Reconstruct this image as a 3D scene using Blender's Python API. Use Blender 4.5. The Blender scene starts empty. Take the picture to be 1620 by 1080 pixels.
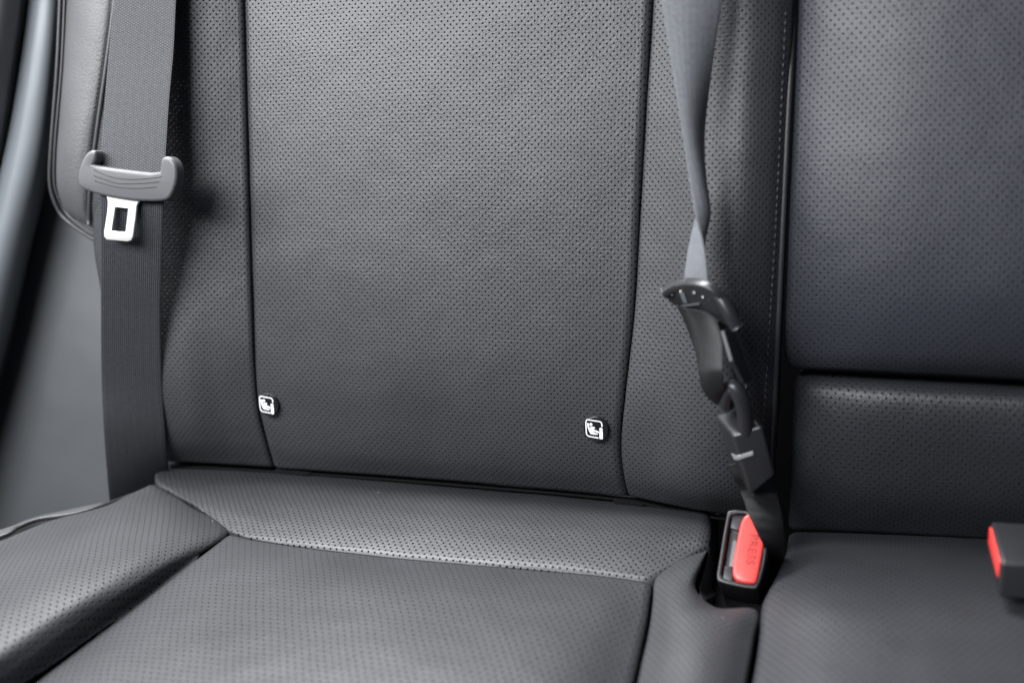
import bpy, bmesh, math, random
import numpy as np
from mathutils import Vector, Matrix, noise
from mathutils.bvhtree import BVHTree
random.seed(4)
SC = bpy.context.scene
COL = SC.collection
MM = 0.001

# ------------------------------------------------------------------ camera
F = 1800.0                                     # focal length in pixels of the 1620 px wide photograph
REC = math.radians(22)                         # recline of the seat back
Xc = Vector((1, -.037, .32)).normalized()
Uc = Vector((.005, 1, .10)); Uc = (Uc - Xc * Uc.dot(Xc)).normalized()
Nc = Xc.cross(Uc)
Zc = Uc * math.cos(REC) + Nc * math.sin(REC)
Yc = Uc * math.sin(REC) - Nc * math.cos(REC)
R_wc = Matrix((Xc, Yc, Zc)).transposed()       # world -> camera
R_cw = R_wc.transposed()
def raydir(px, py):
    return (R_cw @ Vector(((px - 810) / F, -(py - 540) / F, -1))).normalized()
CAM = -raydir(700, 400) * 0.92
cd = bpy.data.cameras.new('camera'); cam = bpy.data.objects.new('camera', cd); COL.objects.link(cam)
cam.matrix_world = Matrix.Translation(CAM) @ R_cw.to_4x4()
cd.sensor_width = 36; cd.lens = F / 1620 * 36; cd.clip_start = .05; cd.clip_end = 50
cd.dof.use_dof = True; cd.dof.focus_distance = 0.9; cd.dof.aperture_fstop = 2.9
SC.camera = cam
SC.render.resolution_x = 1024; SC.render.resolution_y = 682

# ------------------------------------------------------------------ light
w = bpy.data.worlds.new('World'); SC.world = w; w.use_nodes = True
bg = w.node_tree.nodes['Background']
bg.inputs[0].default_value = (.62, .78, 1, 1); bg.inputs[1].default_value = .06
def area(name, loc, target, sx, sy, power, col, spread=180):
    l = bpy.data.lights.new(name, 'AREA'); l.shape = 'RECTANGLE'; l.size = sx; l.size_y = sy
    l.energy = power; l.color = col; l.spread = math.radians(spread)
    o = bpy.data.objects.new(name, l); COL.objects.link(o); o.location = loc
    o.rotation_euler = (Vector(target) - Vector(loc)).to_track_quat('-Z', 'Y').to_euler()
    return o
area('roof_light', (-.55, .36, 1.15), (-.3, -.12, 0), 1.0, .35, 14, (.97, .98, 1), 95)
area('windscreen_light', (-.7, -1.05, 1.2), (-.3, 0, .17), 1.4, .6, 11, (.955, .968, 1), 82)
area('door_window_light', (-1.25, -.45, .8), (-.25, -.05, -.05), .9, .8, 12, (.95, .975, 1))
SC.view_settings.view_transform = 'Standard'; SC.view_settings.look = 'None'
SC.view_settings.gamma = 1; SC.view_settings.exposure = 0.62; SC.view_settings.use_curve_mapping = False

# ------------------------------------------------------------------ planes
class Plane:
    def __init__(s, o, x, y, n): s.o, s.x, s.y, s.n = Vector(o), Vector(x), Vector(y), Vector(n)
    def hit(s, px, py, off=0.0):               # off in mm above the plane
        d = raydir(px, py)
        return CAM + d * (((s.o + s.n * off * MM - CAM).dot(s.n)) / d.dot(s.n))
    def uv(s, p): q = p - s.o; return q.dot(s.x), q.dot(s.y)
B = Plane((0, 0, 0), (1, 0, 0), (0, math.sin(REC), math.cos(REC)), (0, -math.cos(REC), math.sin(REC)))
a_ = math.radians(6)
C = Plane(B.hit(700, 775, -30), (1, 0, 0), (0, math.cos(a_), -math.sin(a_)), (0, math.sin(a_), math.cos(a_)))

# ------------------------------------------------------------------ helpers
def tag(o, label=None, cat=None, group=None, kind=None):
    if label: o['label'] = label
    if cat: o['category'] = cat
    if group: o['group'] = group
    if kind: o['kind'] = kind
    return o
def empty(name, loc, label, cat, group=None):
    o = bpy.data.objects.new(name, None); COL.objects.link(o); o.location = loc
    o.empty_display_size = .02
    return tag(o, label, cat, group)
def link(name, me, mat, parent=None, smooth=True):
    me.name = name
    o = bpy.data.objects.new(name, me); COL.objects.link(o)
    me.materials.clear(); me.materials.append(mat)
    if smooth:
        for p in me.polygons: p.use_smooth = True
    if parent:
        o.parent = parent
        M = Matrix.Translation(-Vector(parent_world(parent)))
        me.transform(M)
    return o
def parent_world(p):
    v = Vector(p.location)
    while p.parent: p = p.parent; v += Vector(p.location)
    return v
def catmull(P, ts):
    P = np.asarray(P, float); n = len(P)
    E = np.concatenate([[2 * P[0] - P[1]], P, [2 * P[-1] - P[-2]]])
    out = []
    for t in ts:
        f = t * (n - 1); i = min(int(f), n - 2); f -= i
        a, b, c, d = E[i], E[i + 1], E[i + 2], E[i + 3]
        out.append(.5 * (2 * b + (c - a) * f + (2 * a - 5 * b + 4 * c - d) * f * f + (3 * b - a - 3 * c + d) * f ** 3))
    return np.array(out)
def clus(n, k=.55):
    t = np.linspace(0, 1, n); return (1 - k) * t + k * (.5 - .5 * np.cos(np.pi * t))
BV = {}
def patch(name, net, plane, mat, parent, nu=110, nv=130, edge=None, skirt=.03, wob=.5, uvs=1.0):
    """A padded panel: a net of control points, rounded over at its seams, with a skirt and a closed back."""
    if net[0][0][1] == -40:                                               # carry the pad on above the picture
        net = [[(2 * a[0] - b[0] + (a[0] - b[0]) * .3, -40 - 1.3 * (b[1] + 40), a[2]) for a, b in zip(net[0], net[1])]] + list(net)
    ctrl = np.array([[tuple(plane.hit(*c)) for c in row] for row in net])
    us, vs = clus(nu), clus(nv)
    rows = np.array([catmull(r, us) for r in ctrl])                       # R x nu x 3
    G = catmull(rows, vs)                                                 # nv x nu x 3
    def cum(A, ax):
        d = np.linalg.norm(np.diff(A, axis=ax), axis=2)
        return np.concatenate([np.zeros_like(np.take(d, [0], ax)), np.cumsum(d, ax)], ax)
    lu, lv = cum(G, 1), cum(G, 0)
    gu = np.gradient(G, axis=1); gv = np.gradient(G, axis=0)
    N = np.cross(gu, gv); N /= np.linalg.norm(N, axis=2, keepdims=True) + 1e-12
    pn = np.array(plane.n); N *= np.sign((N @ pn))[..., None]
    cu, cv = nu // 2, nv // 2
    s0 = (G[:, cu] - np.array(plane.o)) @ np.array(plane.x); t0 = (G[cv] - np.array(plane.o)) @ np.array(plane.y)
    Q = G - np.array(plane.o); S = Q @ np.array(plane.x); T = Q @ np.array(plane.y); H = Q @ pn
    dU = np.sign(np.diff(S, axis=1)) * np.hypot(np.diff(S, axis=1), np.diff(H, axis=1))
    dV = np.sign(np.diff(T, axis=0)) * np.hypot(np.diff(T, axis=0), np.diff(H, axis=0))
    cU = np.concatenate([np.zeros((nv, 1)), np.cumsum(dU, 1)], 1); cV = np.concatenate([np.zeros((1, nu)), np.cumsum(dV, 0)], 0)
    U = S[:, cu:cu + 1] + cU - cU[:, cu:cu + 1]; V = T[cv:cv + 1] + cV - cV[cv:cv + 1]
    drop = np.zeros(G.shape[:2])
    def rnd(d, dep, r):
        x = np.clip(1 - d / r, 0, 1); return dep * (1 - np.sqrt(np.clip(1 - x * x * .98, 0, 1)))
    e = dict(l=(4, 7), r=(4, 7), t=(4, 7), b=(4, 7)); e.update(edge or {})
    if e['l']: drop += rnd(lu, e['l'][0] * MM, e['l'][1] * MM)
    if e['r']: drop += rnd(lu[:, -1:] - lu, e['r'][0] * MM, e['r'][1] * MM)
    if e['t']: drop += rnd(lv, e['t'][0] * MM, e['t'][1] * MM)
    if e['b']: drop += rnd(lv[-1:] - lv, e['b'][0] * MM, e['b'][1] * MM)
    for i in range(nv):
        for j in range(nu):
            q = Vector(G[i, j])
            drop[i, j] += wob * MM * (noise.noise(q * 14) * 1.2 + noise.noise(q * 45 + Vector((3, 1, 7))) * .45)
    G = G - N * drop[..., None]
    me = bpy.data.meshes.new(name)
    vsl = [tuple(p) for p in G.reshape(-1, 3)]
    fs = [(i * nu + j, (i + 1) * nu + j, (i + 1) * nu + j + 1, i * nu + j + 1) for i in range(nv - 1) for j in range(nu - 1)]
    # skirt
    ring = [j for j in range(nu)] + [i * nu + nu - 1 for i in range(1, nv)] + [(nv - 1) * nu + j for j in range(nu - 2, -1, -1)] + [i * nu for i in range(nv - 2, 0, -1)]
    nb = len(vsl); sk = plane.n * -skirt; n = len(ring); cen = G.reshape(-1, 3).mean(0)
    for k in ring:
        q = Vector(vsl[k]) + sk; vsl.append(tuple(q))
    for k in range(n): fs.append((ring[k], ring[(k + 1) % n], nb + (k + 1) % n, nb + k))
    vsl.append(tuple(Vector(cen) + sk)); cc = len(vsl) - 1
    for k in range(n): fs.append((nb + (k + 1) % n, cc, nb + k))
    me.from_pydata(vsl, [], fs)
    uvl = me.uv_layers.new(name='UVMap')
    Uf, Vf = U.reshape(-1) * uvs, V.reshape(-1) * uvs
    vi = np.zeros(len(me.loops), int); me.loops.foreach_get('vertex_index', vi)
    back = {nb + k: ring[k] for k in range(n)}
    buf = np.zeros((len(vi), 2))
    for q, v in enumerate(vi):
        v = back.get(int(v), int(v))
        if v < nb: buf[q] = (Uf[v], Vf[v])
    uvl.data.foreach_set('uv', buf.reshape(-1))
    bmx = bmesh.new(); bmx.from_mesh(me); bmesh.ops.recalc_face_normals(bmx, faces=bmx.faces); bmx.to_mesh(me); bmx.free()
    BV[name] = BVHTree.FromPolygons([Vector(v) for v in vsl], fs)
    o = link(name, me, mat, parent)
    o['_src'] = name
    return o
def surf(px, py, key):
    d = raydir(px, py); h = BV[key].ray_cast(CAM, d)
    if h[0] is None: return None
    n = h[1] if h[1].dot(d) < 0 else -h[1]
    return h[0], n
def tube(name, pts, r, mat, parent, seg=10, sm=6, flat=1.0):
    P = catmull([tuple(p) for p in pts], np.linspace(0, 1, (len(pts) - 1) * sm + 1))
    P = [Vector(p) for p in P]; vs, fs = [], []
    up = None
    for i, p in enumerate(P):
        t = (P[min(i + 1, len(P) - 1)] - P[max(i - 1, 0)]).normalized()
        v = (CAM - p).normalized()
        a = t.cross(v).normalized(); b = a.cross(t)
        for k in range(seg):
            an = 2 * math.pi * k / seg
            vs.append(tuple(p + (a * math.cos(an) + b * math.sin(an) * flat) * r))
    for i in range(len(P) - 1):
        for k in range(seg):
            fs.append((i * seg + k, i * seg + (k + 1) % seg, (i + 1) * seg + (k + 1) % seg, (i + 1) * seg + k))
    fs.append(tuple(range(seg))); fs.append(tuple((len(P) - 1) * seg + k for k in range(seg))[::-1])
    me = bpy.data.meshes.new(name); me.from_pydata(vs, [], fs)
    return link(name, me, mat, parent)
def stitches(name, pts, step, ln, r, mat, parent):
    P = [Vector(p) for p in catmull([tuple(p) for p in pts], np.linspace(0, 1, 400))]
    acc = 0; last = -1; bm = bmesh.new()
    for i in range(1, len(P)):
        acc += (P[i] - P[i - 1]).length
        if acc - last * 1.0 > step or last < 0:
            last = acc; t = (P[i] - P[i - 1]).normalized()
            q = t.to_track_quat('X', 'Z').to_matrix().to_4x4()
            m = Matrix.Translation(P[i]) @ q @ Matrix.Diagonal((ln / 2, r, r, 1))
            bmesh.ops.create_icosphere(bm, subdivisions=2, radius=1, matrix=m)
    me = bpy.data.meshes.new(name); bm.to_mesh(me); bm.free()
    return link(name, me, mat, parent)
def band(name, L, Rr, mat, parent, th=1.3, n=120, m=10, cup=0.0, mids=None):
    """webbing: a woven band between two edge lines of 3D points"""
    ts = np.linspace(0, 1, n); a = catmull([tuple(p) for p in L], ts); b = catmull([tuple(p) for p in Rr], ts)
    cc = catmull([tuple(p) for p in mids], ts) if mids else (a + b) / 2
    mid = (a + b) / 2; ln = np.concatenate([[0], np.cumsum(np.linalg.norm(np.diff(mid, axis=0), axis=1))])
    vs, fs, uv = [], [], []
    for i in range(n):
        wv = Vector(b[i] - a[i]); t = Vector(mid[min(i + 1, n - 1)] - mid[max(i - 1, 0)])
        nn = t.cross(wv).normalized()
        for j in range(m + 1):
            f = j / m; p = Vector(a[i]) + wv * f
            p += (Vector(cc[i]) - Vector(mid[i])) * (4 * f * (1 - f)) + nn * cup * MM * (1 - (2 * f - 1) ** 2)
            vs.append(tuple(p)); uv.append((f * .047, ln[i]))
    for i in range(n - 1):
        for j in range(m):
            k = i * (m + 1) + j; fs.append((k, k + 1, k + m + 2, k + m + 1))
    me = bpy.data.meshes.new(name); me.from_pydata(vs, [], fs)
    u = me.uv_layers.new(name='UVMap')
    for q, lp in enumerate(me.loops): u.data[q].uv = uv[lp.vertex_index]
    o = link(name, me, mat, parent)
    s = o.modifiers.new('thickness', 'SOLIDIFY'); s.thickness = th * MM; s.offset = 0
    bv = o.modifiers.new('edge', 'BEVEL'); bv.width = .4 * MM; bv.segments = 2; bv.limit_method = 'ANGLE'; bv.angle_limit = 1.0
    return o
def shape(name, loops, origin, x, y, depth, bevel, mat, parent, res=3, smoothing=0):
    """2D outline (with holes) given in metres in a local frame, extruded and bevelled into a solid"""
    cu = bpy.data.curves.new(name, 'CURVE'); cu.dimensions = '2D'; cu.fill_mode = 'BOTH'
    for lp in loops:
        if smoothing:
            q = list(lp)
            for _ in range(smoothing):
                r = []
                for i in range(len(q)):
                    a, b = Vector(q[i]), Vector(q[(i + 1) % len(q)])
                    r += [a * .75 + b * .25, a * .25 + b * .75]
                q = r
            lp = q
        sp = cu.splines.new('POLY'); sp.points.add(len(lp) - 1); sp.use_cyclic_u = True
        for i, p in enumerate(lp): sp.points[i].co = (p[0], p[1], 0, 1)
    cu.extrude = depth / 2 - bevel; cu.bevel_depth = bevel; cu.bevel_resolution = res; cu.offset = -bevel
    ob = bpy.data.objects.new('tmp', cu); COL.objects.link(ob)
    dg = bpy.context.evaluated_depsgraph_get()
    me = bpy.data.meshes.new_from_object(ob.evaluated_get(dg)); bpy.data.objects.remove(ob); bpy.data.curves.remove(cu)
    x = Vector(x).normalized(); n = x.cross(Vector(y)).normalized(); y = n.cross(x)
    M = Matrix((x, y, n)).transposed().to_4x4(); M.translation = Vector(origin) - n * depth / 2
    me.transform(M)
    bmx = bmesh.new(); bmx.from_mesh(me); bmesh.ops.remove_doubles(bmx, verts=bmx.verts, dist=1e-6)
    bmesh.ops.recalc_face_normals(bmx, faces=bmx.faces); bmx.to_mesh(me); bmx.free()
    o = link(name, me, mat, parent)
    for p in me.polygons: p.use_smooth = True
    try: me.set_sharp_from_angle(angle=math.radians(35))
    except Exception: pass
    return o
class Frame(Plane):
    """a plane through three pixels at given offsets from a base plane"""
    def __init__(s, base, p0, p1, p2):
        o, a, b = base.hit(*p0), base.hit(*p1), base.hit(*p2)
        x = (a - o).normalized(); n = x.cross(b - o).normalized()
        if n.dot(CAM - o) < 0: n = -n
        y = n.cross(x); s.o, s.x, s.y, s.n = o, x, y, n
    def loop(s, pts): return [s.uv(s.hit(px, py)) for px, py in pts]
def solid(name, quads, mat, parent, bevel=2.0, seg=3):
    """hexahedron from 8 points (front 4, back 4) with bevelled edges"""
    me = bpy.data.meshes.new(name)
    me.from_pydata([tuple(p) for p in quads], [], [(0, 1, 2, 3), (7, 6, 5, 4), (0, 4, 5, 1), (1, 5, 6, 2), (2, 6, 7, 3), (3, 7, 4, 0)])
    bmx = bmesh.new(); bmx.from_mesh(me); bmesh.ops.recalc_face_normals(bmx, faces=bmx.faces)
    bmesh.ops.bevel(bmx, geom=bmx.edges[:], offset=bevel * MM, segments=seg, profile=.5, affect='EDGES')
    bmx.to_mesh(me); bmx.free()
    return link(name, me, mat, parent)

# ------------------------------------------------------------------ materials
def newmat(name):
    m = bpy.data.materials.new(name); m.use_nodes = True; nt = m.node_tree
    return m, nt, nt.nodes['Principled BSDF']
def nd(nt, t, **k):
    n = nt.nodes.new(t)
    for a, v in k.items(): setattr(n, a, v)
    return n
def mth(nt, op, a, b=None, c=None):
    n = nd(nt, 'ShaderNodeMath', operation=op)
    for i, v in enumerate((a, b, c)):
        if v is None: continue
        if isinstance(v, (int, float)): n.inputs[i].default_value = v
        else: nt.links.new(v, n.inputs[i])
    return n.outputs[0]
def leather(name, col=(.031, .0315, .0345), pitch=5.3, hole=.64, rough=.47, perf=True, grain=.5, rot=45, spec=.5, vf=1.08):
    m, nt, b = newmat(name); L = nt.links.new
    uv = nd(nt, 'ShaderNodeUVMap'); uv.uv_map = 'UVMap'
    gn = nd(nt, 'ShaderNodeTexVoronoi', feature='SMOOTH_F1'); gn.inputs['Scale'].default_value = 900; L(uv.outputs[0], gn.inputs['Vector'])
    g2 = nd(nt, 'ShaderNodeTexNoise'); g2.inputs['Scale'].default_value = 420; g2.inputs['Detail'].default_value = 3; L(uv.outputs[0], g2.inputs['Vector'])
    wr = nd(nt, 'ShaderNodeTexNoise'); wr.inputs['Scale'].default_value = 9; wr.inputs['Detail'].default_value = 2; L(uv.outputs[0], wr.inputs['Vector'])
    h = mth(nt, 'ADD', mth(nt, 'MULTIPLY', gn.outputs['Distance'], grain), mth(nt, 'MULTIPLY', g2.outputs[0], grain * .9))
    md = nd(nt, 'ShaderNodeTexNoise'); md.inputs['Scale'].default_value = 70; md.inputs['Detail'].default_value = 3; L(uv.outputs[0], md.inputs['Vector'])
    h = mth(nt, 'ADD', h, mth(nt, 'MULTIPLY', md.outputs[0], .5))
    cv = nd(nt, 'ShaderNodeMapRange'); L(wr.outputs[0], cv.inputs[0])
    cv.inputs[1].default_value = .3; cv.inputs[2].default_value = .7; cv.inputs[3].default_value = .88; cv.inputs[4].default_value = 1.12
    base = nd(nt, 'ShaderNodeVectorMath', operation='SCALE'); base.inputs[0].default_value = col; L(cv.outputs[0], base.inputs['Scale'])
    if perf:
        # gentle wander of the lattice, as on stretched hide
        wn = nd(nt, 'ShaderNodeTexNoise'); wn.inputs['Scale'].default_value = 16; wn.inputs['Detail'].default_value = 1; L(uv.outputs[0], wn.inputs['Vector'])
        ws = nd(nt, 'ShaderNodeVectorMath', operation='MULTIPLY_ADD'); L(wn.outputs['Color'], ws.inputs[0])
        ws.inputs[1].default_value = (.0035, .0035, 0); L(uv.outputs[0], ws.inputs[2])
        mp = nd(nt, 'ShaderNodeMapping'); L(ws.outputs[0], mp.inputs[0])
        k = 1 / (pitch * MM / math.sqrt(2)); mp.inputs['Scale'].default_value = (k, k / vf, 0); mp.inputs['Rotation'].default_value = (0, 0, math.radians(rot))
        fr = nd(nt, 'ShaderNodeVectorMath', operation='FRACTION'); L(mp.outputs[0], fr.inputs[0])
        sb = nd(nt, 'ShaderNodeVectorMath', operation='SUBTRACT'); L(fr.outputs[0], sb.inputs[0]); sb.inputs[1].default_value = (.5, .5, 0)
        rb_ = nd(nt, 'ShaderNodeVectorRotate', rotation_type='Z_AXIS'); L(sb.outputs[0], rb_.inputs['Vector']); rb_.inputs['Angle'].default_value = -math.radians(rot)
        sq = nd(nt, 'ShaderNodeVectorMath', operation='MULTIPLY'); L(rb_.outputs[0], sq.inputs[0]); sq.inputs[1].default_value = (1, vf, 0)
        ln = nd(nt, 'ShaderNodeVectorMath', operation='LENGTH'); L(sq.outputs[0], ln.inputs[0])
        rr = hole / (pitch / math.sqrt(2))
        hm = nd(nt, 'ShaderNodeMapRange', interpolation_type='SMOOTHSTEP'); L(ln.outputs['Value'], hm.inputs[0])
        hm.inputs[1].default_value = rr * .75; hm.inputs[2].default_value = rr * 1.15
        hd = nd(nt, 'ShaderNodeMapRange', interpolation_type='SMOOTHSTEP'); L(ln.outputs['Value'], hd.inputs[0])
        hd.inputs[1].default_value = rr * .6; hd.inputs[2].default_value = rr * 1.45
        h = mth(nt, 'ADD', h, mth(nt, 'MULTIPLY', hd.outputs[0], 1.0))
        mx = nd(nt, 'ShaderNodeMix', data_type='RGBA'); L(hm.outputs[0], mx.inputs[0]); mx.inputs[6].default_value = (.003, .003, .003, 1); L(base.outputs[0], mx.inputs[7])
        L(mx.outputs[2], b.inputs['Base Color'])
        L(mth(nt, 'MULTIPLY', hm.outputs[0], spec), b.inputs['Specular IOR Level'])
    else:
        L(base.outputs[0], b.inputs['Base Color']); b.inputs['Specular IOR Level'].default_value = spec
    bp = nd(nt, 'ShaderNodeBump'); bp.inputs['Strength'].default_value = .8; bp.inputs['Distance'].default_value = .00045
    L(h, bp.inputs['Height']); L(bp.outputs[0], b.inputs['Normal'])
    rg = nd(nt, 'ShaderNodeMapRange'); L(wr.outputs[0], rg.inputs[0]); rg.inputs[3].default_value = rough - .06; rg.inputs[4].default_value = rough + .06
    L(rg.outputs[0], b.inputs['Roughness'])
    return m
def plain(name, col, rough, spec=.5, metal=0, bump=.0, scale=600):
    m, nt, b = newmat(name); L = nt.links.new
    tc = nd(nt, 'ShaderNodeTexCoord'); n = nd(nt, 'ShaderNodeTexNoise'); n.inputs['Scale'].default_value = scale; n.inputs['Detail'].default_value = 4
    L(tc.outputs['Object'], n.inputs['Vector'])
    n2 = nd(nt, 'ShaderNodeTexNoise'); n2.inputs['Scale'].default_value = 25; n2.inputs['Detail'].default_value = 5; L(tc.outputs['Object'], n2.inputs['Vector'])
    mr = nd(nt, 'ShaderNodeMapRange'); L(n2.outputs[0], mr.inputs[0]); mr.inputs[3].default_value = rough - .08; mr.inputs[4].default_value = rough + .1
    L(mr.outputs[0], b.inputs['Roughness'])
    b.inputs['Base Color'].default_value = (*col, 1); b.inputs['Specular IOR Level'].default_value = spec; b.inputs['Metallic'].default_value = metal
    bp = nd(nt, 'ShaderNodeBump'); bp.inputs['Strength'].default_value = bump; bp.inputs['Distance'].default_value = .0002
    L(n.outputs[0], bp.inputs['Height']); L(bp.outputs[0], b.inputs['Normal'])
    return m
def webbing(name, col, col2, rough=.5, spec=.3, sheen=.06):
    m, nt, b = newmat(name); L = nt.links.new
    uv = nd(nt, 'ShaderNodeUVMap'); uv.uv_map = 'UVMap'
    mp = nd(nt, 'ShaderNodeMapping'); L(uv.outputs[0], mp.inputs[0]); mp.inputs['Scale'].default_value = (1 / .0016, 1 / .0022, 0)
    sx = nd(nt, 'ShaderNodeSeparateXYZ'); L(mp.outputs[0], sx.inputs[0])
    col_i = mth(nt, 'FLOOR', sx.outputs[0]); par = mth(nt, 'MODULO', col_i, 2.0)
    yy = mth(nt, 'ADD', sx.outputs[1], mth(nt, 'MULTIPLY', par, .5))
    fx = mth(nt, 'ABSOLUTE', mth(nt, 'SUBTRACT', mth(nt, 'FRACT', sx.outputs[0]), .5))
    fy = mth(nt, 'ABSOLUTE', mth(nt, 'SUBTRACT', mth(nt, 'FRACT', yy), .5))
    d = mth(nt, 'ADD', mth(nt, 'MULTIPLY', fx, 1.2), fy)
    hm = nd(nt, 'ShaderNodeMapRange', interpolation_type='SMOOTHSTEP'); L(d, hm.inputs[0]); hm.inputs[1].default_value = .2; hm.inputs[2].default_value = .75
    hm.inputs[3].default_value = 1; hm.inputs[4].default_value = 0
    mx = nd(nt, 'ShaderNodeMix', data_type='RGBA'); L(hm.outputs[0], mx.inputs[0]); mx.inputs[6].default_value = (*col2, 1); mx.inputs[7].default_value = (*col, 1)
    uz = nd(nt, 'ShaderNodeSeparateXYZ'); L(uv.outputs[0], uz.inputs[0])
    wv = mth(nt, 'MULTIPLY_ADD', mth(nt, 'SINE', mth(nt, 'MULTIPLY', uz.outputs[0], 2 * math.pi / .0058)), .05, .97)
    nz = nd(nt, 'ShaderNodeTexNoise'); nz.inputs['Scale'].default_value = 260; L(uv.outputs[0], nz.inputs['Vector'])
    wv = mth(nt, 'MULTIPLY', wv, mth(nt, 'MULTIPLY_ADD', nz.outputs[0], .7, .65))
    sc = nd(nt, 'ShaderNodeVectorMath', operation='SCALE'); L(mx.outputs[2], sc.inputs[0]); L(wv, sc.inputs['Scale'])
    L(sc.outputs[0], b.inputs['Base Color'])
    bp = nd(nt, 'ShaderNodeBump'); bp.inputs['Strength'].default_value = .7; bp.inputs['Distance'].default_value = .0004
    L(hm.outputs[0], bp.inputs['Height']); L(bp.outputs[0], b.inputs['Normal'])
    b.inputs['Roughness'].default_value = rough; b.inputs['Specular IOR Level'].default_value = spec
    b.inputs['Sheen Weight'].default_value = sheen
    return m
M_ins = leather('perforated_leather')
M_side = leather('perforated_side_leather')
M_mid = leather('shaded_centre_leather', pitch=5.9, hole=.58, col=(.023, .026, .033))  # shade on the centre seat put into a darker, bluer colour
M_cush = leather('perforated_cushion_leather', pitch=5.6, hole=.66, vf=1.75)
M_bol = leather('perforated_bolster_leather', pitch=5.6, hole=.66, vf=1.6, rough=.55)
M_smooth = leather('smooth_leather', perf=False, grain=.6, col=(.06, .06, .063))
M_pipe = plain('piping_leather', (.03, .03, .033), .45, bump=.5)
M_thread = plain('thread', (.075, .075, .08), .6)
M_dthread = plain('dark_thread', (.05, .05, .055), .6)
M_plastic = plain('satin_plastic', (.078, .079, .083), .38, bump=.3, scale=1500)
M_black = plain('black_plastic', (.018, .018, .02), .35, bump=.2, scale=1500)
M_trim = plain('moulded_trim_plastic', (.125, .138, .148), .42, bump=.5, scale=1500)
M_dark = plain('carpet_and_shade_black', (.006, .006, .007), .9, spec=.1, bump=.8, scale=900)  # carpet black, also painted shade on the lip and in the pocket
M_gap = plain('groove_shadow_tone', (.01, .01, .01), .7)  # dark tone for the shade inside the handle grooves
M_metal = plain('bright_steel', (.82, .8, .75), .36, metal=.7, bump=.1)
M_bmetal = plain('blackened_steel', (.02, .02, .022), .55, bump=.1)
M_red = plain('red_plastic', (.78, .06, .052), .26, bump=.15)
M_redt = plain('engraved_red', (.16, .008, .008), .5)
M_white = plain('white_print', (.85, .85, .85), .5)
M_glossb = plain('gloss_black', (.01, .01, .011), .18)
M_web = webbing('belt_webbing', (.043, .046, .054), (.006, .0065, .0075))
M_webb = webbing('lit_belt_webbing', (.165, .172, .186), (.07, .074, .082))  # same fabric as the left belt, colour brightened to carry the light
M_webk = webbing('black_belt_webbing', (.024, .024, .026), (.003, .003, .003), rough=.4, spec=.35, sheen=0)
M_liner = leather('pocket_fabric', pitch=1.6, hole=.35, perf=True, rough=.7)

# ------------------------------------------------------------------ setting behind the seat
body = patch('body_shell', [[(-700, -500, -170), (810, -500, -170), (2300, -500, -170)], [(-700, 400, -170), (810, 400, -170), (2300, 400, -170)],
      [(-700, 1500, -170), (810, 1500, -170), (2300, 1500, -170)]], B, M_dark, None, 20, 20, skirt=.02, wob=0)
tag(body, kind='structure')
floor = patch('floor', [[(-900, 500, -140), (810, 700, -140), (2300, 700, -140)], [(-900, 1100, -140), (810, 1100, -140), (2300, 1100, -140)],
      [(-900, 1700, -140), (810, 1700, -140), (2300, 1700, -140)]], C, M_dark, None, 20, 20, skirt=.02, wob=0)
tag(floor, kind='structure')

# ------------------------------------------------------------------ outboard seat back
bk = empty('car_seat_back', B.hit(700, 760, -40), 'dark grey perforated leather seat back with two round child seat tags near its lower edge', 'seat back')
patch('centre_panel', [
    [(383, -40, 0), (540, -40, 3), (710, -40, 4), (880, -40, 3), (1034, -40, 0)],
    [(387, 120, 0), (540, 125, 3), (700, 130, 4), (860, 135, 3), (1023, 140, 0)],
    [(392, 300, 0), (540, 305, 3), (700, 310, 4), (860, 315, 3), (1012, 320, 0)],
    [(397, 450, -1), (540, 457, 2), (700, 465, 3), (860, 472, 2), (1003, 480, -1)],
    [(401, 580, -5), (540, 590, -2), (700, 600, -1), (860, 610, -2), (988, 620, -5)],
    [(407, 645, -12), (540, 658, -9), (700, 672, -9), (860, 684, -9), (981, 695, -12)],
    [(420, 700, -22), (540, 712, -20), (700, 725, -20), (860, 738, -20), (985, 750, -22)],
    [(432, 742, -36), (550, 750, -36), (705, 762, -36), (860, 775, -36), (994, 788, -36)]],
    B, M_ins, bk, 170, 190, edge=dict(l=(5, 7), r=(5, 7), b=(3, 5), t=None))
patch('side_panel', [
    [(170, -40, 6), (225, -40, 20), (280, -40, 17), (335, -40, 8), (383, -40, -1)],
    [(155, 120, 4), (215, 120, 20), (275, 120, 17), (335, 120, 8), (387, 120, -1)],
    [(142, 260, 0), (205, 265, 19), (270, 270, 17), (335, 275, 8), (391, 280, -1)],
    [(140, 390, -6), (205, 395, 16), (270, 400, 15), (335, 405, 7), (395, 410, -1)],
    [(165, 520, -10), (215, 520, 12), (275, 525, 15), (340, 535, 6), (399, 545, -2)],
    [(195, 620, -16), (235, 622, 4), (290, 628, 9), (350, 636, -2), (407, 645, -12)],
    [(225, 695, -26), (255, 695, -12), (305, 694, -8), (365, 696, -15), (420, 700, -22)],
    [(246, 734, -42), (280, 734, -38), (325, 736, -37), (380, 739, -36), (432, 742, -36)]],
    B, M_side, bk, 100, 170, edge=dict(l=(10, 14), r=(2.5, 5), b=(4, 7), t=None))
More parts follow.
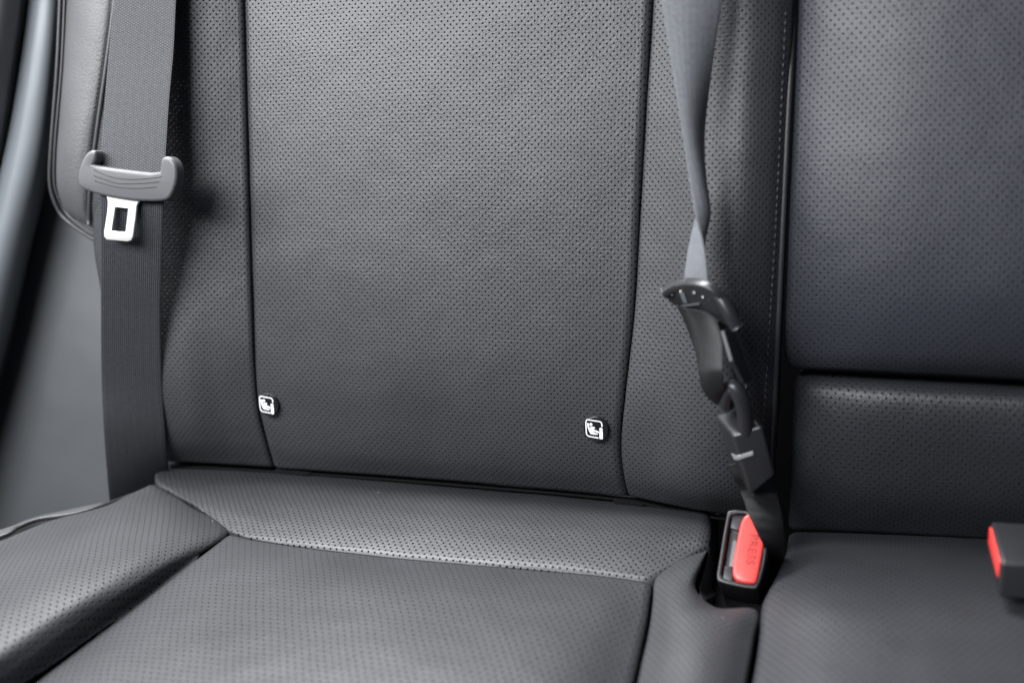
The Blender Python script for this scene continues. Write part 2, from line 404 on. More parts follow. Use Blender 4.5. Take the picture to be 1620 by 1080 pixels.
patch('bolster_panel', [
    [(1034, -40, -1), (1075, -40, 10), (1125, -40, 24), (1180, -40, 30), (1227, -40, 23), (1263, -40, 8)],
    [(1023, 140, -1), (1065, 142, 10), (1118, 145, 24), (1174, 148, 30), (1222, 150, 23), (1254, 150, 8)],
    [(1012, 320, -1), (1055, 322, 10), (1110, 325, 24), (1166, 328, 30), (1214, 330, 23), (1246, 330, 8)],
    [(1003, 480, -1), (1048, 482, 9), (1104, 485, 22), (1160, 490, 27), (1207, 490, 19), (1240, 490, 4)],
    [(988, 620, -3), (1035, 625, 6), (1095, 632, 17), (1152, 640, 20), (1200, 645, 12), (1233, 650, -4)],
    [(981, 700, -12), (1030, 708, -4), (1090, 720, 9), (1150, 730, 10), (1195, 735, 0), (1228, 735, -22)],
    [(985, 752, -22), (1032, 760, -15), (1090, 772, -4), (1150, 782, -4), (1195, 790, -14), (1226, 790, -30)],
    [(994, 788, -36), (1035, 797, -34), (1090, 808, -33), (1145, 816, -33), (1190, 824, -36), (1226, 830, -44)]],
    B, M_side, bk, 120, 170, edge=dict(l=(2.5, 5), r=(4, 7), b=(4, 7), t=None))
# lower lip of the seat back and the anchor flaps below it
tube('lower_piping', [B.hit(x, y, -41) for x, y in ((270, 738), (350, 741), (440, 746), (600, 757), (760, 770), (900, 782), (1000, 793), (1100, 814), (1160, 822))], .0011, M_dark, bk)  # piping coloured black for the shade along the lip
for pts in (((432, 741), (455, 743), (492, 747), (490, 752), (460, 752), (436, 748)), ((968, 789), (990, 791), (1020, 796), (1016, 801), (992, 800), (970, 796))):
    fr = Frame(B, (pts[0][0], pts[0][1], -38), (pts[2][0], pts[2][1], -38), (pts[0][0], pts[0][1] + 30, -42))
    shape('anchor_flap', [fr.loop([(x, y + 1) for x, y in pts])], fr.o, fr.x, fr.y, .006, .001, M_dark, bk, smoothing=1)
# stitching along the bolster's outer seam
sp = [(1256, 20), (1250, 150), (1243, 300), (1236, 430), (1229, 540), (1224, 620), (1218, 700), (1212, 760)]
tube('welt', [surf(x - 3, y, 'bolster_panel')[0] + B.n * .0005 for x, y in [(1262, -30), (1252, 140), (1243, 320), (1236, 470), (1228, 640), (1222, 740)]], .0022, M_pipe, bk)
stitches('stitching', [surf(x - 13, y, 'bolster_panel')[0] + B.n * .0003 for x, y in sp], .0052, .0036, .00045, M_thread, bk)

# round child seat tags
def isotag(px, py, label):
    p, n = surf(px, py, 'centre_panel')
    n = (n * .25 + B.n * .75).normalized()
    x = (Vector((1, 0, 0)) - n * n.x).normalized(); y = n.cross(x); R = .0101
    o = p + n * .0034
    disc = [(R * math.cos(t), R * math.sin(t)) for t in np.linspace(0, 2 * math.pi, 48, endpoint=False)]
    d = shape('child_seat_tag', [disc], o, x, y, .004, .0007, M_glossb, bk, res=4); d['label'] = label
    def q(a, b): return ((a - 535) / 335 * R, -(b - 560) / 335 * R)
    vs, fs = [], []
    bm = bmesh.new()
    def poly(pts):
        f = [bm.verts.new((a, b, 0)) for a, b in pts]; bm.faces.new(f)
    def stroke(pts, w):
        P = catmull([(*q(*p), 0) for p in pts], np.linspace(0, 1, 60)); pr = None
        for i in range(len(P)):
            t = P[min(i + 1, 59)] - P[max(i - 1, 0)]; t /= np.linalg.norm(t); s = np.array((-t[1], t[0], 0)) * w / 335 * R / 2
            cur = (bm.verts.new(P[i] + s), bm.verts.new(P[i] - s))
            if pr: bm.faces.new((pr[0], pr[1], cur[1], cur[0]))
            pr = cur
    def ell(cx, cy, rx, ry): poly([q(cx + rx * math.cos(t), cy + ry * math.sin(t)) for t in np.linspace(0, 6.283, 24, endpoint=False)])
    stroke([(702, 490), (698, 420), (680, 375), (630, 350), (480, 335), (330, 318), (290, 335), (275, 390), (278, 540), (288, 680), (312, 735), (365, 762), (500, 778), (612, 792)], 28)
    poly([q(*p) for p in ((308, 410), (325, 398), (342, 410), (360, 500), (400, 570), (470, 648), (580, 678), (590, 692), (580, 708), (400, 695), (350, 610), (315, 500))])
    ell(407, 440, 40, 42)
    poly([q(*p) for p in ((390, 512), (430, 500), (500, 500), (514, 522), (505, 548), (480, 556), (498, 586), (560, 590), (622, 630), (612, 665), (540, 632), (462, 632), (420, 570))])
    ell(675, 555, 48, 36)
    poly([q(*p) for p in ((635, 605), (645, 596), (712, 596), (722, 605), (722, 800), (712, 817), (645, 817), (635, 800))])
    r = bmesh.ops.extrude_face_region(bm, geom=bm.faces[:])
    for v in [g for g in r['geom'] if isinstance(g, bmesh.types.BMVert)]: v.co.z += .00035
    bmesh.ops.recalc_face_normals(bm, faces=bm.faces)
    me = bpy.data.meshes.new('emblem'); M = Matrix((x, y, n)).transposed().to_4x4(); M.translation = o - n * .0001
    bm.to_mesh(me); bm.free(); me.transform(M)
    e = link('emblem', me, M_white, bk, smooth=False); e.parent = d
isotag(427, 639, 'round black tag with white child seat emblem beside the left seam')
isotag(944, 677, 'round black tag with white child seat emblem beside the right seam')

# ------------------------------------------------------------------ smooth outer bolster
ob = empty('side_bolster', B.hit(120, 380, -20), 'smooth grey leather side bolster edged with piping beside the left belt', 'side bolster')
patch('leather_cover', [
    [(102, -40, -14), (120, -40, 0), (145, -40, 8), (170, -40, 9), (190, -40, 5)],
    [(95, 100, -14), (112, 100, 0), (135, 100, 8), (155, 100, 9), (172, 100, 5)],
    [(85, 220, -16), (102, 220, -1), (122, 220, 7), (138, 220, 7), (153, 220, 3)],
    [(82, 285, -20), (98, 287, -5), (115, 290, 3), (130, 293, 4), (146, 296, 0)],
    [(90, 318, -24), (104, 326, -11), (118, 332, -4), (130, 337, -2), (142, 342, -4)],
    [(103, 342, -28), (115, 350, -20), (128, 358, -16), (143, 366, -14), (160, 374, -14)]],
    B, M_smooth, ob, 70, 130, edge=dict(l=(8, 10), r=(4, 7), b=(8, 11), t=None), skirt=.035)
patch('perforated_strip', [
    [(186, -40, 5), (200, -40, 14), (240, -40, 20)], [(170, 100, 5), (185, 100, 14), (230, 100, 20)], [(151, 220, 3), (170, 220, 12), (220, 220, 18)],
    [(141, 320, -2), (160, 320, 5), (205, 320, 12)], [(140, 352, -8), (160, 366, -4), (205, 380, 4)]], B, M_side, ob, 30, 80, edge=dict(l=(4, 6), b=(6, 8), t=None, r=None), skirt=.03)
tube('piping', [B.hit(*p) for p in ((97, -40, -14), (91, 100, -14), (82, 220, -16), (79, 285, -19), (86, 318, -22), (100, 343, -25), (126, 364, -22), (150, 379, -17), (172, 390, -14))], .0019, M_pipe, ob)
tube('piping', [B.hit(*p) for p in ((104, -40, -8), (98, 100, -8), (88, 220, -9), (86, 285, -12), (93, 314, -15), (106, 338, -18), (130, 358, -14), (152, 371, -9), (172, 382, -8))], .0013, M_pipe, ob)
tube('seam_welt', [B.hit(*p) for p in ((186, -40, 8), (180, 15, 8), (169, 100, 8), (152, 220, 6), (143, 300, 2), (141, 355, -3))], .002, M_pipe, ob)
stitches('stitching', [surf(x, y, 'leather_cover')[0] for x, y in ((176, 5), (160, 100), (144, 215), (137, 290), (136, 330))], .0034, .0022, .0005, M_pipe, ob)

# ------------------------------------------------------------------ centre seat back (armrest)
cb = empty('car_seat_back', B.hit(1450, 840, -20), 'centre seat back of blurred perforated leather toned as shaded with a horizontal armrest split', 'seat back')
patch('upper_pad', [
    [(1263, -40, 10), (1320, -40, 22), (1430, -40, 32), (1580, -40, 36), (1750, -40, 36), (1950, -40, 30)],
    [(1255, 130, 10), (1315, 130, 22), (1425, 130, 32), (1575, 130, 36), (1750, 130, 36), (1950, 130, 30)],
    [(1247, 310, 10), (1305, 310, 22), (1415, 315, 32), (1570, 320, 36), (1750, 325, 36), (1950, 330, 30)],
    [(1241, 460, 6), (1300, 462, 16), (1410, 465, 27), (1565, 470, 31), (1750, 475, 31), (1950, 480, 25)],
    [(1239, 550, -4), (1295, 552, 3), (1405, 556, 13), (1560, 562, 16), (1750, 568, 16), (1950, 575, 10)],
    [(1248, 588, -16), (1300, 590, -9), (1400, 595, -6), (1555, 603, -5), (1750, 614, -5), (1950, 624, -8)]],
    B, M_mid, cb, 130, 120, edge=dict(l=(4, 7), b=(5, 8), t=None, r=None), skirt=.04)
patch('lower_pad', [
    [(1250, 592, -22), (1300, 592, -8), (1400, 597, -2), (1555, 605, 0), (1750, 616, 0), (1950, 626, -5)],
    [(1249, 625, -16), (1300, 626, 2), (1400, 630, 10), (1555, 637, 12), (1750, 646, 12), (1950, 656, 8)],
    [(1246, 700, -20), (1297, 702, -2), (1397, 706, 6), (1553, 713, 9), (1750, 720, 9), (1950, 730, 5)],
    [(1244, 780, -32), (1295, 782, -16), (1395, 786, -9), (1552, 793, -7), (1750, 800, -7), (1950, 808, -10)],
    [(1243, 842, -52), (1295, 844, -44), (1395, 848, -40), (1552, 856, -39), (1750, 864, -39), (1950, 870, -40)]],
    B, leather('shaded_armrest_leather', pitch=6.0, hole=.6, col=(.018, .019, .023)), cb, 130, 90, edge=dict(l=(7, 10), t=(4, 7), b=(5, 8), r=None), skirt=.04)  # armrest shade put into a darker leather colour

# ------------------------------------------------------------------ bench cushion
cu = empty('seat_cushion', C.hit(700, 1000, -100), 'grey perforated leather bench cushion with raised left bolster and stitched seat panel', 'seat cushion')
patch('seat_panel', [
    [(362, 840, 0), (415, 853, 0), (570, 874, 1), (740, 890, 1), (940, 907, 0), (1032, 919, -1)],
    [(318, 874, 0), (390, 886, 6), (555, 905, 9), (725, 921, 9), (925, 938, 6), (1029, 950, -2)],
    [(272, 909, 0), (352, 924, 9), (535, 941, 13), (712, 957, 13), (905, 973, 9), (1024, 985, -3)],
    [(163, 992, 0), (270, 1006, 12), (490, 1022, 16), (690, 1038, 16), (880, 1052, 11), (1006, 1068, -3)],
    [(24, 1098, 0), (150, 1115, 12), (420, 1132, 16), (650, 1148, 16), (850, 1160, 11), (984, 1172, -3)],
    [(-110, 1200, 0), (30, 1215, 12), (350, 1235, 16), (600, 1250, 16), (820, 1260, 11), (960, 1270, -3)]],
    C, M_cush, cu, 170, 130, edge=dict(l=(4, 8), r=(4, 7), t=(3.5, 7), b=None), skirt=.05)
patch('rear_panel', [
    [(258, 724, -14), (430, 731, -12), (600, 746, -12), (790, 764, -12), (980, 782, -14), (1126, 802, -16)],
    [(245, 747, 0), (420, 758, 2), (590, 772, 2), (785, 790, 2), (975, 808, 1), (1127, 822, 0)],
    [(248, 762, 4), (408, 783, 5), (580, 800, 5.5), (780, 817, 5.5), (970, 832, 5), (1126, 838, 4)],
    [(272, 778, 4), (400, 812, 4), (572, 828, 4.8), (765, 845, 4.8), (955, 859, 4.4), (1123, 853, 4)],
    [(308, 799, 3), (405, 834, 2), (570, 852, 2.8), (748, 868, 2.8), (945, 885, 2.6), (1118, 866, 2)],
    [(362, 840, 0), (415, 853, 0), (570, 874, 0), (740, 890, 0), (940, 907, 0), (1032, 919, -1)]],
    C, leather('perforated_rear_leather', pitch=5.4, hole=.72, vf=1.3), cu, 150, 90, edge=dict(l=(3, 7), r=(6, 10), t=None, b=(2.2, 6)), skirt=.05)
patch('left_bolster', [
    [(196, 784, -8), (210, 779, 0), (226, 772, 3), (238, 766, 4), (248, 762, 4)],
    [(160, 800, -4), (200, 800, 10), (250, 798, 12), (286, 796, 8), (308, 799, 3)],
    [(80, 820, 0), (150, 838, 19), (235, 850, 19), (300, 846, 11), (362, 840, 0)],
    [(0, 850, 0), (70, 900, 27), (150, 915, 28), (215, 918, 17), (272, 909, 0)],
    [(-110, 880, 0), (-40, 960, 30), (40, 985, 31), (105, 992, 19), (163, 992, 0)],
    [(-230, 930, 0), (-160, 1040, 32), (-90, 1075, 33), (-30, 1088, 19), (24, 1098, 0)],
    [(-350, 980, 0), (-290, 1110, 32), (-230, 1150, 33), (-170, 1172, 19), (-110, 1200, 0)]],
    C, M_bol, cu, 120, 150, edge=dict(l=(5, 8), r=(4.5, 10), t=None, b=None), skirt=.06)
patch('right_panel', [
    [(1118, 866, 3), (1119, 868, 3), (1120, 869, 3), (1121, 870, 2), (1122, 872, 0)],
    [(1076, 880, 2), (1088, 886, 5), (1098, 890, 6), (1107, 893, 5), (1113, 896, 0)],
    [(1043, 903, 0), (1062, 912, 5), (1080, 920, 7), (1094, 926, 6), (1104, 930, 0)],
    [(1032, 919, -1), (1058, 938, 6), (1085, 950, 9), (1112, 958, 8), (1140, 960, 2)],
    [(1029, 950, -2), (1065, 965, 8), (1105, 972, 11), (1155, 972, 9), (1200, 962, 1)],
    [(1022, 998, -3), (1062, 1008, 8), (1105, 1015, 12), (1152, 1015, 9), (1196, 1012, 0)],
    [(1006, 1068, -3), (1050, 1078, 8), (1093, 1085, 12), (1140, 1085, 9), (1184, 1082, 0)],
    [(980, 1180, -3), (1025, 1185, 8), (1070, 1190, 12), (1120, 1190, 9), (1165, 1190, 0)]],
    C, leather('perforated_narrow_leather', pitch=4.8, hole=.5, rough=.5, vf=1.4), cu, 90, 120, edge=dict(l=(4, 7), r=(4, 6), t=None, b=None), skirt=.05)
patch('centre_panel', [
    [(1248, 838, -12), (1330, 840, -10), (1450, 845, -10), (1600, 852, -10), (1800, 862, -10), (2050, 874, -10)],
    [(1240, 872, 0), (1320, 868, 8), (1450, 872, 11), (1600, 880, 11), (1800, 890, 11), (2050, 900, 11)],
    [(1214, 926, 3), (1310, 912, 17), (1450, 916, 21), (1600, 922, 21), (1800, 930, 21), (2050, 940, 21)],
    [(1201, 956, 1), (1300, 955, 20), (1450, 960, 25), (1600, 965, 25), (1800, 970, 25), (2050, 980, 25)],
    [(1196, 1012, 0), (1300, 1018, 20), (1450, 1022, 25), (1600, 1025, 25), (1800, 1030, 25), (2050, 1040, 25)],
    [(1184, 1082, 0), (1290, 1090, 20), (1450, 1095, 25), (1600, 1100, 25), (1800, 1105, 25), (2050, 1110, 25)],
    [(1165, 1190, 0), (1280, 1195, 20), (1450, 1200, 25), (1600, 1200, 25), (1800, 1200, 25), (2050, 1200, 25)]],
    C, leather('shaded_cushion_leather', pitch=5.6, hole=.6, rough=.54, vf=1.4, col=(.022, .023, .027)), cu, 140, 120, edge=dict(l=(5, 8), t=(4, 7), r=None, b=None), skirt=.05)  # shade on the centre cushion put into its darker colour
patch('pocket_liner', [
    [(1126, 812, -14), (1132, 812, -20), (1137, 812, -34)], [(1122, 870, 0), (1130, 872, -14), (1137, 872, -34)],
    [(1108, 928, 2), (1118, 930, -12), (1132, 925, -34)], [(1112, 950, 2), (1122, 946, -12), (1140, 935, -34)]], C, M_liner, cu, 20, 40, edge=dict(l=None, r=None, t=None, b=None), skirt=.02, wob=.2)
tube('piping', [C.hit(*p) for p in ((-120, 885, 4), (0, 849, 4), (30, 833, 3), (62, 821, 2), (120, 812, 0), (170, 797, -3), (206, 784, -14))], .002, M_pipe, cu)
patch('side_facing', [[(-130, 868, -5), (-120, 882, 0)], [(0, 836, -5), (0, 848, 0)], [(60, 815, -8), (62, 821, -2)], [(160, 793, -12), (170, 799, -4)]], C, M_smooth, cu, 20, 60, edge=dict(l=(3, 5), r=(2, 3), t=None, b=None), skirt=.08)

patch('pocket_shade_floor', [[(1100, 868, -26), (1160, 870, -26), (1230, 872, -26)], [(1085, 930, -26), (1150, 930, -26), (1220, 930, -26)], [(1080, 985, -26), (1150, 985, -26), (1215, 985, -26)]], C, M_dark, cu, 12, 12, edge=dict(l=None, r=None, t=None, b=None), skirt=.01, wob=.3)  # dark sheet added so the pocket's depth reads as shade

# ------------------------------------------------------------------ moulded trim at the left
def trim(name, net, label, mat, **k):
    return tag(patch(name, net, B, mat, None, 60, 90, **k), label, 'car trim')
trim('lower_trim_panel', [
    [(60, 250, -72), (110, 250, -62), (190, 250, -56), (300, 250, -60)],
    [(30, 400, -72), (90, 400, -60), (190, 400, -54), (300, 400, -60)],
    [(-10, 560, -74), (60, 560, -58), (180, 560, -54), (300, 560, -62)],
    [(-50, 720, -76), (30, 720, -62), (170, 720, -60), (300, 720, -70)],
    [(-90, 860, -80), (0, 870, -68), (160, 880, -68), (300, 880, -80)],
    [(-120, 1000, -90), (-30, 1000, -74), (140, 1000, -75), (300, 1000, -85)]], 'smooth grey plastic side trim panel below the bolster', plain('shaded_trim_plastic', (.07, .075, .079), .5, bump=.5, scale=1500),  # same plastic as the pillar trim, its shade put into the colour
    edge=dict(l=None, r=None, t=None, b=None), skirt=.02, wob=.8)
trim('pillar_trim', [
    [(44, -40, -22), (64, -40, -12), (90, -40, -18), (102, -40, -40), (108, -40, -72)],
    [(30, 80, -20), (52, 80, -10), (82, 80, -17), (95, 80, -40), (101, 80, -72)],
    [(2, 240, -18), (28, 240, -8), (62, 240, -17), (79, 240, -40), (86, 240, -70)],
    [(-40, 400, -16), (-8, 400, -6), (26, 400, -17), (43, 400, -38), (50, 400, -68)],
    [(-80, 560, -14), (-46, 560, -4), (-12, 560, -17), (4, 560, -38), (12, 560, -66)],
    [(-140, 760, -14), (-110, 760, 0), (-80, 760, -12), (-60, 760, -38), (-50, 760, -66)],
    [(-190, 960, -14), (-170, 960, 0), (-140, 960, -12), (-120, 960, -38), (-110, 960, -66)]], 'light blue grey rounded pillar trim at the left edge', M_trim,
    edge=dict(l=(6, 8), r=None, t=None, b=None), skirt=.03, wob=.3)
trim('door_trim', [
    [(-160, -40, 10), (-60, -40, 20), (0, -40, 16), (44, -40, -10)],
    [(-175, 100, 10), (-80, 100, 20), (-20, 100, 16), (25, 100, -10)],
    [(-210, 260, 10), (-120, 260, 20), (-60, 260, 16), (-4, 260, -10)],
    [(-260, 460, 10), (-170, 460, 20), (-110, 460, 16), (-60, 460, -10)],
    [(-320, 700, 10), (-240, 700, 20), (-180, 700, 16), (-130, 700, -10)]], 'dark grey door trim in the top left corner', plain('door_trim_plastic', (.1, .102, .108), .5, bump=.4),
    edge=dict(l=None, r=(6, 8), t=None, b=None), skirt=.04, wob=.3)

# ------------------------------------------------------------------ left seat belt
lb = empty('seat_belt', B.hit(210, 300, 40), 'woven grey seat belt with a grey plastic tongue hanging at left', 'seat belt', )
Lp = [(184, -50, 30), (181, 0, 33), (173, 80, 38), (166, 160, 45), (160, 240, 53), (160, 290, 57), (160, 340, 54), (160, 420, 43), (160, 500, 31), (161, 600, 17), (165, 690, 10), (173, 790, -8), (180, 850, -25)]
Rp = [(284, -50, 32), (279, 0, 35), (275, 80, 40), (268, 160, 47), (263, 240, 54), (260, 290, 57), (258, 340, 54), (256, 420, 42), (254, 500, 28), (256, 600, 12), (262, 690, -4), (268, 750, -34), (272, 800, -60)]
for q in (Lp, Rp): q.insert(0, (q[0][0] + 8, -150, q[0][2] - 6)); q.insert(0, (q[0][0] + 10, -270, q[0][2] - 8))
band('webbing', [B.hit(*p) for p in Lp], [B.hit(*p) for p in Rp], M_web, lb, n=200, m=14)
fr = Frame(B, (135, 280, 61), (280, 290, 61), (200, 380, 59))
tongue = [(158, 240), (150, 237), (142, 242), (134, 256), (129, 272), (128, 288), (133, 298), (160, 308), (190, 314), (220, 318), (255, 319), (272, 316), (279, 304), (285, 286), (285, 264), (278, 251), (268, 247), (260, 250), (259, 263), (257, 275), (200, 269), (152, 262), (157, 254)]
h_ = shape('tongue_handle', [fr.loop(tongue)], fr.o + fr.n * .005, fr.x, fr.y, .012, .0026, M_plastic, lb, res=5, smoothing=1)
for k, g in enumerate((((149, 269), (165, 276), (185, 282), (205, 284), (230, 283), (256, 280)), ((149, 278), (165, 284), (185, 290), (205, 291), (230, 290), (252, 288)), ((150, 286), (165, 291), (185, 296), (205, 298), (225, 298), (248, 296)))):
    tube('groove_shade', [fr.hit(x, y, 4.9) for x, y in g], .0004, M_gap, lb, seg=6).parent = h_  # dark raised tubes stand in for the shaded grooves
shape('metal_tongue', [fr.loop([(168, 308), (228, 314), (221, 319), (218, 325), (216, 345), (212, 374), (209, 380), (203, 382), (170, 379), (166, 374), (166, 366), (171, 335), (172, 320), (171, 313)]),
    fr.loop([(184, 328), (204, 330), (200, 367), (178, 365)])], fr.o + fr.n * .0015, fr.x, fr.y, .0026, .0006, M_metal, lb, smoothing=0)

# ------------------------------------------------------------------ middle seat belt
mb = empty('seat_belt', B.hit(1140, 600, 60), 'twisted seat belt, coloured as lit, ending in a black strap above the red PRESS buckle', 'seat belt')
A = [(1018, -260, 46), (1028, -150, 52), (1040, -50, 58), (1046, 0, 62), (1062, 100, 65), (1078, 200, 69), (1090, 283, 74), (1099, 337, 80), (1112, 385, 85), (1119, 430, 88), (1122, 475, 86)]
Mp = [(1085, -260, 50), (1090, -150, 54), (1096, -50, 60), (1096, 0, 62), (1096, 100, 65), (1099, 200, 67), (1114, 283, 68), (1123, 337, 68), (1112, 385, 68), (1104, 430, 70), (1103, 475, 70)]
Bp = [(1152, -260, 50), (1154, -150, 53), (1148, -50, 55), (1142, 0, 55), (1127, 100, 54), (1115, 200, 50), (1113, 283, 46), (1102, 337, 44), (1091, 385, 48), (1084, 430, 54), (1080, 475, 58)]
band('upper_webbing', [B.hit(*p) for p in A], [B.hit(*p) for p in Bp], M_webb, mb, n=140, m=16, mids=[B.hit(*p) for p in Mp])
# plastic tongue of this belt: a rounded bar over a flat slotted face
fr = Frame(B, (1052, 464, 62), (1135, 488, 84), (1100, 520, 50))
shape('tongue_face', [fr.loop([(1050, 464), (1056, 456), (1085, 449), (1115, 453), (1138, 470), (1160, 498), (1163, 512), (1150, 518), (1130, 502), (1110, 492), (1070, 487), (1058, 478)])], fr.o, fr.x, fr.y, .007, .0018, M_black, mb, smoothing=2)
tube('tongue_bar', [B.hit(*p) for p in ((1052, 463, 64), (1068, 454, 68), (1090, 450, 75), (1115, 454, 82), (1137, 470, 88), (1153, 495, 90), (1166, 518, 88))], .0046, M_black, mb, seg=16)
for x, y in ((1063, 466), (1077, 461), (1098, 463), (1112, 470)):
    p = fr.hit(x, y, 1.0); bm = bmesh.new(); bmesh.ops.create_icosphere(bm, subdivisions=2, radius=.0008, matrix=Matrix.Translation(p)); me = bpy.data.meshes.new('rivet_glint_bead'); bm.to_mesh(me); bm.free(); link('rivet_glint_bead', me, M_metal, mb)
shape('slot_insert', [fr.loop([(1076, 463), (1083, 463), (1089, 478), (1082, 479)])], fr.o + fr.n * .0008, fr.x, fr.y, .002, .0003, M_trim, mb)
shape('slot_edge', [fr.loop([(1068, 484), (1108, 478), (1109, 481), (1069, 487)])], fr.o + fr.n * .0012, fr.x, fr.y, .002, .0003, M_plastic, mb)
# black looped strap
band('strap_loop', [B.hit(*p) for p in ((1068, 478, 58), (1080, 500, 58), (1092, 530, 58), (1102, 560, 62), (1107, 590, 66), (1112, 615, 62), (1132, 636, 50), (1150, 630, 38), (1160, 600, 34), (1150, 560, 38), (1130, 510, 50))],
     [B.hit(*p) for p in ((1124, 492, 72), (1136, 512, 74), (1143, 540, 78), (1144, 570, 82), (1143, 590, 84), (1148, 612, 80), (1160, 625, 64), (1176, 622, 48), (1182, 600, 42), (1172, 560, 48), (1150, 515, 62))], M_webk, mb, n=120, m=12, cup=5)
# blackened metal blade
fr = Frame(B, (1150, 520, 80), (1190, 604, 62), (1180, 560, 50))
shape('metal_tongue', [fr.loop([(1146, 522), (1158, 518), (1168, 545), (1191, 600), (1186, 606), (1178, 604), (1160, 570)])], fr.o, fr.x, fr.y, .003, .0006, M_bmetal, mb)
bm = bmesh.new(); bmesh.ops.create_icosphere(bm, subdivisions=2, radius=.0013, matrix=Matrix.Translation(B.hit(1179, 594, 68))); me = bpy.data.meshes.new('rivet_glint_bead'); bm.to_mesh(me); bm.free(); link('rivet_glint_bead', me, M_metal, mb)  # bright bead stands in for a highlight on the blade
# hook through the loop
tube('hook', [B.hit(*p) for p in ((1148, 640, 60), (1152, 620, 70), (1160, 612, 74), (1170, 625, 74), (1177, 645, 70), (1180, 668, 64), (1180, 690, 58))], .0058, M_black, mb, seg=16)
# small connector block
fq = [(1158, 690, 66), (1207, 673, 66), (1228, 752, 52), (1189, 784, 50)]
bq = [(1130, 655, 42), (1182, 642, 42), (1206, 722, 28), (1162, 752, 26)]
con = solid('connector_block', [B.hit(*p) for p in fq + bq], plain('connector_plastic', (.018, .018, .02), .33, bump=.3, scale=1500), mb, bevel=2.6)
fr = Frame(B, (1158, 690, 66), (1207, 673, 66), (1189, 784, 50))
shape('highlight_bar', [fr.loop([(1157, 717), (1166, 721), (1191, 713), (1192, 719), (1168, 727), (1161, 726)])], fr.o + fr.n * .0008, fr.x, fr.y, .002, .0004, plain('highlight_grey', (.3, .3, .3), .4), mb).parent = con  # pale bar painted as the highlight on the connector's metal
# strap running down into the pocket
band('lower_strap', [B.hit(*p) for p in ((1150, 735, 46), (1160, 755, 46), (1173, 782, 44), (1184, 812, 60), (1198, 842, 64), (1209, 866, 60), (1216, 895, 30), (1216, 935, 0))],
     [B.hit(*p) for p in ((1215, 720, 30), (1222, 755, 26), (1230, 785, 30), (1237, 815, 44), (1240, 842, 48), (1240, 868, 40), (1236, 900, -6), (1232, 935, -20))], M_webk, mb, n=80, m=10, cup=1)

# ------------------------------------------------------------------ red buckle in its pocket
rb = empty('belt_buckle', C.hit(1175, 920, -30), 'black belt buckle with red PRESS button standing in the cushion pocket', 'belt buckle', 'belt buckles')
base = Plane(C.hit(1165, 925, 6), *(lambda n: ((Vector((1, 0, 0)) - n * n.x).normalized(), n.cross((Vector((1, 0, 0)) - n * n.x).normalized()), n))((C.n * .62 + B.n * .78).normalized()))
base.y = base.n.cross(base.x)
class F2(Frame):
    def __init__(s, p): s.o, s.x, s.y, s.n = p.o, p.x, p.y, p.n
f2 = F2(base)
outer = [(1153, 805), (1190, 807), (1215, 845), (1212, 885), (1200, 929), (1190, 932), (1138, 921), (1133, 913), (1136, 895), (1149, 815)]
inner = [(1159, 812), (1186, 812), (1209, 848), (1206, 885), (1196, 922), (1190, 925), (1145, 915), (1141, 908), (1143, 893), (1154, 822)]
shape('housing', [f2.loop(outer), f2.loop(inner)], f2.o, f2.x, f2.y, .045, .0012, M_black, rb, smoothing=1)
shape('inner_plate', [f2.loop(inner)], f2.o - f2.n * .0065, f2.x, f2.y, .03, .0003, M_black, rb, smoothing=1)
shape('upper_cheek', [f2.loop([(1157, 813), (1178, 812), (1168, 838), (1155, 833)])], f2.o - f2.n * .0022, f2.x, f2.y, .006, .0008, M_black, rb)
shape('lower_cheek', [f2.loop([(1146, 893), (1158, 895), (1160, 918), (1142, 914)])], f2.o - f2.n * .0022, f2.x, f2.y, .006, .0008, M_black, rb)
shape('slot', [f2.loop([(1158, 850), (1165, 851), (1159, 893), (1152, 892)])], f2.o - f2.n * .0055, f2.x, f2.y, .003, .0004, M_trim, rb)
bt = shape('press_button', [f2.loop([(1179, 812), (1171, 830), (1168, 848), (1159, 893), (1160, 919), (1193, 925), (1199, 918), (1209, 862), (1212, 838), (1208, 813)])], f2.o + f2.n * .0018, f2.x, f2.y, .012, .0022, M_red, rb, res=4, smoothing=2)
cu_t = bpy.data.curves.new('press', 'FONT'); cu_t.body = 'PRESS'; cu_t.size = .0084; cu_t.extrude = .00012; cu_t.align_x = 'CENTER'; cu_t.align_y = 'CENTER'; cu_t.space_character = 1.08
to = bpy.data.objects.new('tmp', cu_t); COL.objects.link(to)
me = bpy.data.meshes.new_from_object(to.evaluated_get(bpy.context.evaluated_depsgraph_get())); bpy.data.objects.remove(to)
p0, p1 = f2.hit(1193, 846), f2.hit(1186, 893); tx = (p1 - p0).normalized(); ty = f2.n.cross(tx)
M = Matrix((tx, ty, f2.n)).transposed().to_4x4(); M.translation = (p0 + p1) / 2 + f2.n * .0021
me.transform(M); link('press_lettering', me, M_redt, rb, smooth=False).parent = bt

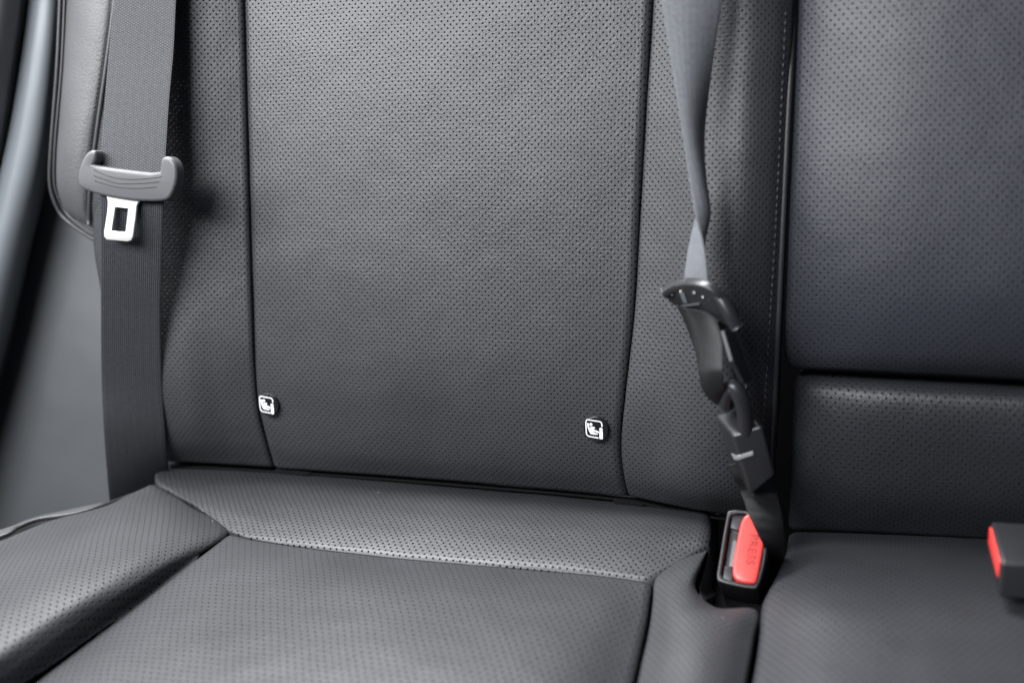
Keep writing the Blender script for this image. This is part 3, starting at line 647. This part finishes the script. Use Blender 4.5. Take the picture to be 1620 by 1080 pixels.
# ------------------------------------------------------------------ buckle lying at the right
rr = empty('belt_buckle', C.hit(1600, 930, 20), 'blurred black belt buckle with plain red end lying on the right of the cushion', 'belt buckle', 'belt buckles')
e0, e1, e2, e3 = C.hit(1567, 823, 62), C.hit(1584, 889, 58), C.hit(1579, 946, 34), C.hit(1561, 880, 36)
ax = (C.hit(1700, 897, 58) - C.hit(1584, 889, 58)).normalized() * .075
solid("housing", [e0, e1, e2, e3, e0 + ax, e1 + ax, e2 + ax, e3 + ax], M_black, rr, bevel=2.4)
cen = (e0 + e1 + e2 + e3) / 4
o1 = -ax.normalized() * .0012
def mixq(a, b, c_, d_, u, v): return (a * (1 - v) + b * v) * (1 - u) + (d_ * (1 - v) + c_ * v) * u
rq = [mixq(e0, e1, e2, e3, *t) + o1 for t in ((.06, .1), (.06, .93), (.5, .93), (.5, .1))]
rq2 = [p - o1 * 4 for p in rq]
solid('press_button', rq + rq2, M_red, rr, bevel=.8)
for o in bpy.data.objects:
    if '_src' in o: del o['_src']
    if o.parent is rb and o.name.startswith('housing') and False: pass

# a little lint lying on the leather
bm = bmesh.new()
for px, py, key, R in ((598, 779, 'rear_panel', .45), (321, 807, 'rear_panel', .5), (336, 824, 'left_bolster', .4), (462, 806, 'rear_panel', .3), (876, 846, 'rear_panel', .3),
        (1143, 977, 'right_panel', .35), (640, 944, 'seat_panel', .3), (420, 1010, 'seat_panel', .35), (812, 985, 'seat_panel', .25), (180, 905, 'left_bolster', .3), (1390, 990, None, .4), (240, 985, 'seat_panel', .25)):
    if not key: continue
    h = surf(px, py, key)
    if not h: continue
    bmesh.ops.create_icosphere(bm, subdivisions=1, radius=1, matrix=Matrix.Translation(h[0] + h[1] * .0003) @ Matrix.Rotation(random.random() * 3, 4, 'Z') @ Matrix.Diagonal((R * MM * 1.6, R * MM * .7, R * MM * .7, 1)))
me = bpy.data.meshes.new('lint'); bm.to_mesh(me); bm.free()
tag(link('lint', me, plain('lint', (.5, .5, .48), .8)), 'tiny pale specks of lint on the seat cushion', 'lint', None, 'stuff')
